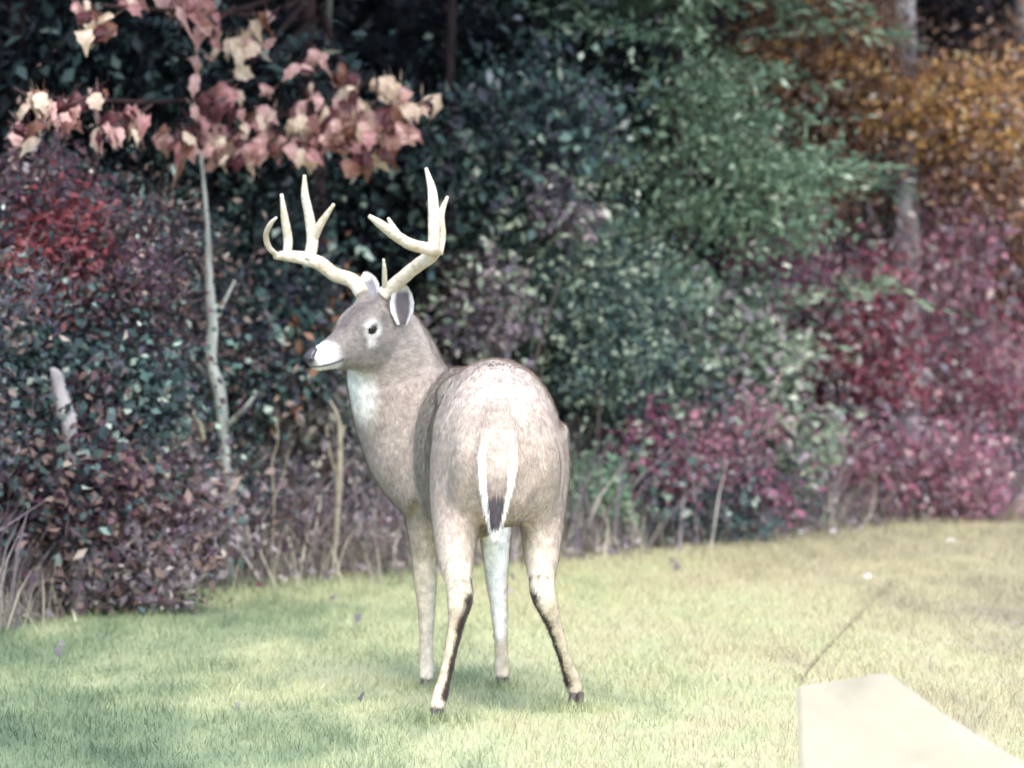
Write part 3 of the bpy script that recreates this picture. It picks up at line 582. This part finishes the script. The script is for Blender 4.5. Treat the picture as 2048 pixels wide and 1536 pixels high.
col = mixc(col, sm(z, .38, .56) * sm(s_ax, .2, .5), (206, 190, 164))                               # tan legs
col = mixc(col, sm(z, .38, .56) * sm(-s_ax, -.5, -.35), (200, 184, 160))
col = mixc(col, sm(z, .44, .54) * sm(np.abs(l_ax), .07, .13) * .9, (218, 208, 192))                # white belly
col = mixc(col, sm(s_ax, -.02, .12) * sm(z, .74, .90) * sm(-z, -.58, -.46) * .45, (164, 145, 130))   # hams painted darker, below the overhead light on the rump
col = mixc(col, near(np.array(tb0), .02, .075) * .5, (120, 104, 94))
# white insides of the thighs and of the right foreleg
def legpts(L, a, b): return [np.array(P(*L[a][:3])), np.array(P(*L[b][:3]))]
head_s = (V - np.array(SK)) @ np.array(hf); head_l = (V - np.array(SK)) @ np.array(hl); head_u = (V - np.array(SK)) @ np.array(hu)
onhead = (np.abs(head_l) < .12) & (np.abs(head_u) < .16) & (head_s > -.09) & (head_s < .34)
oh = onhead[:, None].astype(float)
col = mixc(col, oh * sm(-head_s, -.06, .06) * sm(-head_u, .05, .13) * .75, (116, 109, 103))                                # greyer face
col = mixc(col, oh * sm(-head_s, -.09, -.0) * sm(np.abs(head_l), .02, .05) * sm(-head_u, -.05, -.01) * .8, (92, 82, 78))     # dark forehead stripe
for s in (1, -1):
    e = HP(.10, .074 * s, .026)
    col = mixc(col, oh * near(e, .022, .036), (206, 199, 190))                                   # pale ring round each eye
    col = mixc(col, oh * near(HP(.112, .068 * s, -.014), .008, .022), (206, 200, 190))
    col = mixc(col, oh * near(e, .008, .018), (40, 34, 34))
col = mixc(col, oh * sm(np.abs(head_s - .252) + np.clip(head_u + .0, 0, 1) * .5, .026, .05), (222, 219, 212))                     # white band round the muzzle
col = mixc(col, oh * sm(-head_s, -.30, -.2) * sm(head_u, -.045, -.03), (232, 228, 218))          # white chin
col = mixc(col, oh * sm(-head_s, -.30, -.285) * sm(-head_u, .02, .03), (92, 88, 90))                   # nose
col = mixc(col, near(P(694, 792, .72), .05, .11), (236, 232, 220))                               # throat patch
for L, sg in ((LH, 1), (RH, -1)):                                                                 # dark tarsal stain on the inner hocks, inner shade painted down the shanks
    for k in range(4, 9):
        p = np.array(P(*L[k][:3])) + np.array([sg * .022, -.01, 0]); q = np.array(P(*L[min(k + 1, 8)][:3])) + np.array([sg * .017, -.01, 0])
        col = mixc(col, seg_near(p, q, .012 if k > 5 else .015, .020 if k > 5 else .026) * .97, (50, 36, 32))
col = mixc(col, seg_near(P(990, 1060, .74), P(1000, 1260, .76), .045, .07) * (s_ax > .45)[:, None], (250, 248, 243))      # pale back of the right foreleg
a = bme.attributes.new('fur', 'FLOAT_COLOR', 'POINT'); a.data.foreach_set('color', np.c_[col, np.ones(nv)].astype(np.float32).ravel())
def fur_mat(name, rough=.8, noise=True):
    m, n, b = newmat(name); at = n.nodes.new('ShaderNodeAttribute'); at.attribute_name = 'fur'
    ge = n.nodes.new('ShaderNodeNewGeometry'); nz = n.nodes.new('ShaderNodeTexNoise'); nz.inputs['Scale'].default_value = 45; nz.inputs['Detail'].default_value = 5; n.links.new(ge.outputs['Position'], nz.inputs[0])
    mr = n.nodes.new('ShaderNodeMapRange'); mr.inputs['From Min'].default_value = .3; mr.inputs['From Max'].default_value = .7; mr.inputs['To Min'].default_value = .78; mr.inputs['To Max'].default_value = 1.2; n.links.new(nz.outputs[0], mr.inputs[0])
    hs = n.nodes.new('ShaderNodeHueSaturation'); n.links.new(at.outputs['Color'], hs.inputs['Color']); n.links.new(mr.outputs[0], hs.inputs['Value'])
    n.links.new(hs.outputs[0], b.inputs['Base Color']); b.inputs['Roughness'].default_value = rough; b.inputs['Specular IOR Level'].default_value = .2
    b.inputs['Sheen Weight'].default_value = .15
    return m
M_fur = fur_mat('deer_fur')
bme.materials.clear()
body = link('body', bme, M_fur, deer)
# fur: short hairs lying back along the coat
bme.calc_loop_triangles(); ntri = len(bme.loop_triangles); TI = np.empty(ntri * 3, np.int32); bme.loop_triangles.foreach_get('vertices', TI); TI = TI.reshape(-1, 3)
Nv = np.empty(nv * 3, np.float32); bme.vertices.foreach_get('normal', Nv); Nv = Nv.reshape(-1, 3)
A_, B_, C_ = V[TI[:, 0]], V[TI[:, 1]], V[TI[:, 2]]; ar = np.linalg.norm(np.cross(B_ - A_, C_ - A_), axis=1)
def hairs(n, Lr, wdt):
    t = rng.choice(ntri, n, p=ar / ar.sum()); r1, r2 = rng.random(n), rng.random(n); k = r1 + r2 > 1; r1[k], r2[k] = 1 - r1[k], 1 - r2[k]
    p = A_[t] + (B_[t] - A_[t]) * r1[:, None] + (C_[t] - A_[t]) * r2[:, None]; nn = Nv[TI[t, 0]].astype(float); nn /= np.linalg.norm(nn, axis=1, keepdims=True) + 1e-9
    fl = np.tile(np.array(-Fw) * .5 + np.array([0, 0, -.85]), (n, 1))
    hd = onhead[TI[t, 0]]; fl[hd] = np.array(-hf) + np.array([0, 0, -.2])
    fl += rng.normal(0, .22, (n, 3)); fl -= nn * np.sum(fl * nn, 1)[:, None]; fl /= np.linalg.norm(fl, axis=1, keepdims=True) + 1e-9
    d = fl + nn * rng.uniform(.08, .38, n)[:, None]; d /= np.linalg.norm(d, axis=1, keepdims=True)
    L = rng.uniform(*Lr, n); L[hd] *= .45; L[p[:, 2] < .4] *= .5; sv = np.cross(fl, nn) * wdt
    VV = np.stack([p - sv, p + sv, p + d * L[:, None]], 1).reshape(-1, 3)
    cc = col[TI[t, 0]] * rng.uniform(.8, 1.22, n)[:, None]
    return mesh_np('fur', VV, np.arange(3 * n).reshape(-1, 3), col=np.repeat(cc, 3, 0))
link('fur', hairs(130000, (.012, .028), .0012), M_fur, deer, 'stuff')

# antlers: main beam as the part, each tine a sub-part
M_antler = noise_mat('antler', [(.22, (150, 128, 100)), (.4, (190, 174, 148)), (.6, (210, 198, 178)), (.8, (222, 214, 198))], 15, rough=.45, bump=.35, bscale=60)
def antler(beam, tines):
    bm = bmesh.new(); tube(bm, [(*P(u, v, y), r * .84 * px(y)) for u, v, y, r in beam], 12, 7 * len(beam), rough=.035)
    o = link('antler', bm_mesh('antler', bm), M_antler, deer)
    for t in tines:
        bm = bmesh.new(); tube(bm, [(*P(u, v, y), r * .82 * px(y)) for u, v, y, r in t], 10, 6 * len(t), rough=.02)
        link('tine', bm_mesh('tine', bm), M_antler, o)
bR, bL = HP(.022, -.052, .105), HP(.022, .052, .105)
def uvof(p):
    q = RC.transposed() @ (p - Vector(cam.location)); return (1024 + q.x / -q.z * FPX, 768 - q.y / -q.z * FPX)
uR, uL = uvof(bR), uvof(bL)
antler([(*uR, bR.y, 18), (uR[0] - 18, uR[1] - 26, .80, 18), (668, 548, .84, 17), (640, 527, .88, 17), (605, 516, .90, 16), (572, 512, .89, 13), (550, 512, .86, 8)],
       [[(574, 513, .89, 11), (576, 480, .89, 11.5), (570, 440, .88, 10), (563, 388, .86, 4)],
        [(618, 520, .89, 15), (625, 480, .89, 15), (618, 430, .88, 12), (610, 390, .87, 10), (609, 350, .86, 4)],
        [(626, 482, .89, 11), (640, 450, .87, 10), (668, 408, .84, 4)],
        [(556, 512, .87, 6), (538, 495, .83, 7), (532, 470, .80, 7), (541, 448, .77, 6), (553, 435, .75, 3)]])
antler([(*uL, bL.y, 18), (uL[0] + 18, uL[1] - 16, .68, 17), (826, 538, .62, 16), (858, 514, .56, 17), (868, 500, .53, 17), (848, 496, .49, 15), (820, 488, .45, 14), (790, 470, .41, 13), (762, 449, .38, 11), (738, 432, .36, 5)],
       [[(866, 506, .53, 15), (868, 470, .54, 15), (867, 420, .56, 14), (864, 380, .58, 11), (852, 336, .60, 4)],
        [(878, 508, .55, 10), (884, 470, .57, 10), (882, 430, .60, 9), (895, 393, .62, 4)],
        [(806, 482, .44, 10), (790, 460, .45, 8), (776, 436, .46, 4)],
        [(uL[0] + 4, uL[1] - 8, bL.y, 7), (769, 545, .64, 6), (767, 518, .62, 3)]])
# ears: cupped, pale inside
def ear(base, tip, opening, w, inner_dark):
    base, tip = Vector(base), Vector(tip); ax = tip - base; L = ax.length; ax.normalize(); op = Vector(opening); op = (op - ax * op.dot(ax)).normalized(); sd_ = ax.cross(op)
    prof = [(0, .40), (.12, .62), (.3, .92), (.5, 1), (.7, .84), (.86, .52), (1, .08)]; bm = bmesh.new(); prev = None; cols = []
    for sh, off in ((0, 0), (1, -.006)):
        prev = None
        for t, k in prof:
            row = []
            for j in range(9):
                q = -1 + j / 4; x = q * w * k; cup = (1 - q * q) * w * .55 * (1 - .55 * t)
                row.append(bm.verts.new(base + ax * (t * L) + sd_ * x - op * (cup - off)))
                rim = max(abs(q), t)
                if sh == 0: cols.append(C(206, 200, 192) if rim > .74 else C(*inner_dark))
                else: cols.append(C(120, 106, 96))
            if prev:
                for j in range(8): bm.faces.new((prev[j], prev[j + 1], row[j + 1], row[j]))
            prev = row
    me = bm_mesh('ear', bm); a = me.attributes.new('fur', 'FLOAT_COLOR', 'POINT'); a.data.foreach_set('color', np.c_[np.array(cols), np.ones(len(cols))].astype(np.float32).ravel())
    link('ear', me, M_fur, deer)
ear(P(804, 650, .665), P(804, 562, .66), (-.15, -1, .1), .037, (96, 86, 88))
ear(P(744, 606, .85), P(730, 542, .93), (-.2, -1, .1), .034, (128, 124, 126))
# eyes
me_, n_, b_ = newmat('deer_eye'); b_.inputs['Base Color'].default_value = (.01, .008, .007, 1); b_.inputs['Roughness'].default_value = .15
for s in (1, -1):
    bm = bmesh.new(); bmesh.ops.create_uvsphere(bm, u_segments=16, v_segments=10, radius=.020); bmesh.ops.translate(bm, verts=bm.verts, vec=HP(.10, .064 * s, .026)); link('eye', bm_mesh('eye', bm), me_, deer)
M_nose, n_, b_ = newmat('nose_skin'); b_.inputs['Base Color'].default_value = (*lin((62, 58, 60)), 1); b_.inputs['Roughness'].default_value = .35
bm = bmesh.new(); loft(bm, [(HP(s, 0, c), hl, hu, w, u, d, 1) for s, c, w, u, d in [(.270, .012, .016, .008, .006), (.285, .004, .021, .013, .012), (.298, -.004, .020, .013, .014), (.307, -.010, .012, .008, .010)]], 14)
for s in (1, -1): tube(bm, [(*HP(.292, .013 * s, .0), .006), (*HP(.300, .018 * s, -.006), .005), (*HP(.296, .021 * s, -.012), .004)], 8)
link('nose', bm_mesh('nose', bm), M_nose, deer)
bm = bmesh.new()
for s in (1, -1): tube(bm, [(*HP(.300, .006 * s, -.033), .0025), (*HP(.275, .027 * s, -.038), .003), (*HP(.235, .040 * s, -.040), .003), (*HP(.205, .044 * s, -.038), .0025)], 6, 10)
link('mouth', bm_mesh('mouth', bm), M_nose, deer)
M_hoof = noise_mat('hoof', [(.3, (52, 46, 44)), (.7, (96, 86, 80))], 30, rough=.5, bump=.2)
for L in (LH, RH, LF, RF):
    e = P(*L[-1][:3])
    for s in (-1, 1):                      # two toes to each hoof
        bm = bmesh.new(); c = Vector((e.x, e.y, 0)) + Sd * (.011 * s)
        rings = [(c + Fw * -.012 + Up * (e.z + .005), Sd, Fw, .010, .02, .018, 1), (c + Fw * .0 + Up * (e.z * .55), Sd, Fw, .012, .030, .022, 1), (c + Fw * .006 + Up * .0, Sd, Fw, .013, .046, .028, 1)]
        loft(bm, rings, 12); link('hoof', bm_mesh('hoof', bm), M_hoof, deer)
tx = []
for L in (LH, RH, LF, RF):
    e = P(*L[-1][:3]); tx.append(np.c_[e.x + rng.normal(0, .05, 260), e.y - .01 + rng.normal(-.03, .05, 260)])
tx = np.vstack(tx)
def tuft_mesh():
    m = len(tx); h = rng.uniform(.02, .045, m); w = rng.uniform(.0015, .003, m); a = rng.uniform(0, 6.28, m); lx, ly = rng.normal(0, .4, m) * h, rng.normal(0, .4, m) * h
    V = np.stack([np.c_[tx[:, 0] - np.cos(a) * w, tx[:, 1] - np.sin(a) * w, h * 0 - .003], np.c_[tx[:, 0] + np.cos(a) * w, tx[:, 1] + np.sin(a) * w, h * 0 - .003], np.c_[tx[:, 0] + lx, tx[:, 1] + ly, h]], 1).reshape(-1, 3)
    return mesh_np('grass_tufts', V, np.arange(3 * m).reshape(-1, 3), np.repeat(rng.random(m), 3))
tag(link('grass_tufts', tuft_mesh(), M_blade), kind='stuff')
# tail: brown above, white fringe down both edges
tb = P(1000, 822, -.095); end = P(990, 1056, -.07); rows = [(0, .030, 0), (.16, .042, -.030), (.36, .048, -.042), (.6, .038, -.045), (.8, .024, -.043), (.93, .012, -.040), (1, .004, -.036)]
bm = bmesh.new(); cols = []
for sh in (0, 1):
    prev = None
    for t, w, off in rows:
        c = tb.lerp(end, t) + Vector((0, off + (.05 if t == 0 else 0), 0)); row = []
        for j in range(11):
            q = -1 + j / 5
            row.append(bm.verts.new(c + Sd * (q * w) + Vector((0, -(1 - q * q) * .016 + (.022 * (1 - q * q) + .004 if sh else 0), 0))))
            e_ = abs(q) > (.75 if t > .25 else 1.1) or t > .97
            cols.append(C(236, 232, 222) if (e_ or sh) else (C(196, 180, 166) if t < .5 else C(160, 144, 132) if t < .7 else C(84, 78, 80)))
        if prev:
            for j in range(10): bm.faces.new((prev[j], prev[j + 1], row[j + 1], row[j]) if not sh else (prev[j], row[j], row[j + 1], prev[j + 1]))
        prev = row
me = bm_mesh('tail', bm); a = me.attributes.new('fur', 'FLOAT_COLOR', 'POINT'); a.data.foreach_set('color', np.c_[np.array(cols), np.ones(len(cols))].astype(np.float32).ravel())
tail = link('tail', me, M_fur, deer)
# long loose hair: tan down the middle, white down both edges and at the tip
nh = 7000; t = rng.random(nh) ** .8; q = np.clip(rng.normal(0, .62, nh), -1.15, 1.15); wv = np.interp(t, [k[0] for k in rows], [k[1] for k in rows]); ov = np.interp(t, [k[0] for k in rows], [k[2] for k in rows])
p = np.array(tb)[None] + (np.array(end) - np.array(tb))[None] * t[:, None] + np.array(Sd)[None] * (q * wv)[:, None]; p[:, 1] += ov - (1 - np.minimum(q * q, 1)) * .017
d = np.array(end - tb)[None] / (end - tb).length + np.array(Sd)[None] * (q * .05)[:, None] + rng.normal(0, .07, (nh, 3)); L = rng.uniform(.02, .045, nh)[:, None]; sv = np.array(Sd)[None] * .0012
white = ((np.abs(q) > .72) & (t > .28)) | (t > .93)
hc = np.where(white[:, None], C(238, 234, 226), np.where((t < .5)[:, None], C(196, 180, 166), np.where((t < .66)[:, None], C(160, 144, 132), C(84, 78, 80)))) * rng.uniform(.85, 1.12, nh)[:, None]
link('tail_hair', mesh_np('tail_hair', np.stack([p - sv, p + sv, p + d * L], 1).reshape(-1, 3), np.arange(3 * nh).reshape(-1, 3), col=np.repeat(hc, 3, 0)), M_fur, tail, 'stuff')

# ------------------------------------------------------------------ the cream panel in the near corner
YP = -4.2
front = [P(u, v, YP) for u, v in ((1594, 1382), (1600, 1376), (1690, 1363), (1772, 1349), (1790, 1356), (1880, 1424), (1960, 1474), (2060, 1534), (2180, 1600))]
rt = Vector((front[-1].x, YP, 0)); lf = P(1606, 1540, YP); lf = Vector((lf.x + .01, YP, 0))
poly = [lf] + front + [rt]
bm = bmesh.new(); vs = [bm.verts.new(p) for p in poly]; f = bm.faces.new(vs[::-1]); r = bmesh.ops.extrude_face_region(bm, geom=[f]); bmesh.ops.translate(bm, verts=[g for g in r['geom'] if isinstance(g, bmesh.types.BMVert)], vec=(0, .035, 0))
bmesh.ops.recalc_face_normals(bm, faces=bm.faces); bmesh.ops.bevel(bm, geom=bm.edges[:], offset=.006, segments=2, affect='EDGES')
M_panel = noise_mat('cream_paint', [(.3, (146, 138, 123)), (.42, (170, 161, 144)), (.75, (177, 168, 150))], 3.2, rough=.7, bump=.5, bscale=9)
tag(link('panel', bm_mesh('panel', bm, False), M_panel), 'blank cream white panel with a slanting top cut off by the lower right corner', 'panel')
# thin brown streak from the panel's corner out over the lawn, a low tube
M_streak = noise_mat('streak', [(.3, (120, 108, 84)), (.7, (150, 138, 110))], 20, bump=0)
bm = bmesh.new(); tube(bm, [(*G(1598, 1372), .006), (*(G(1625, 1330) + Up * .006), .006), (*(G(1700, 1250) + Up * .006), .006), (*(G(1785, 1165) + Up * .006), .006)], 6, 24)
tag(link('streak', bm_mesh('streak', bm), M_streak), 'thin tan streak lying across the lawn from the cream panel', 'streak')
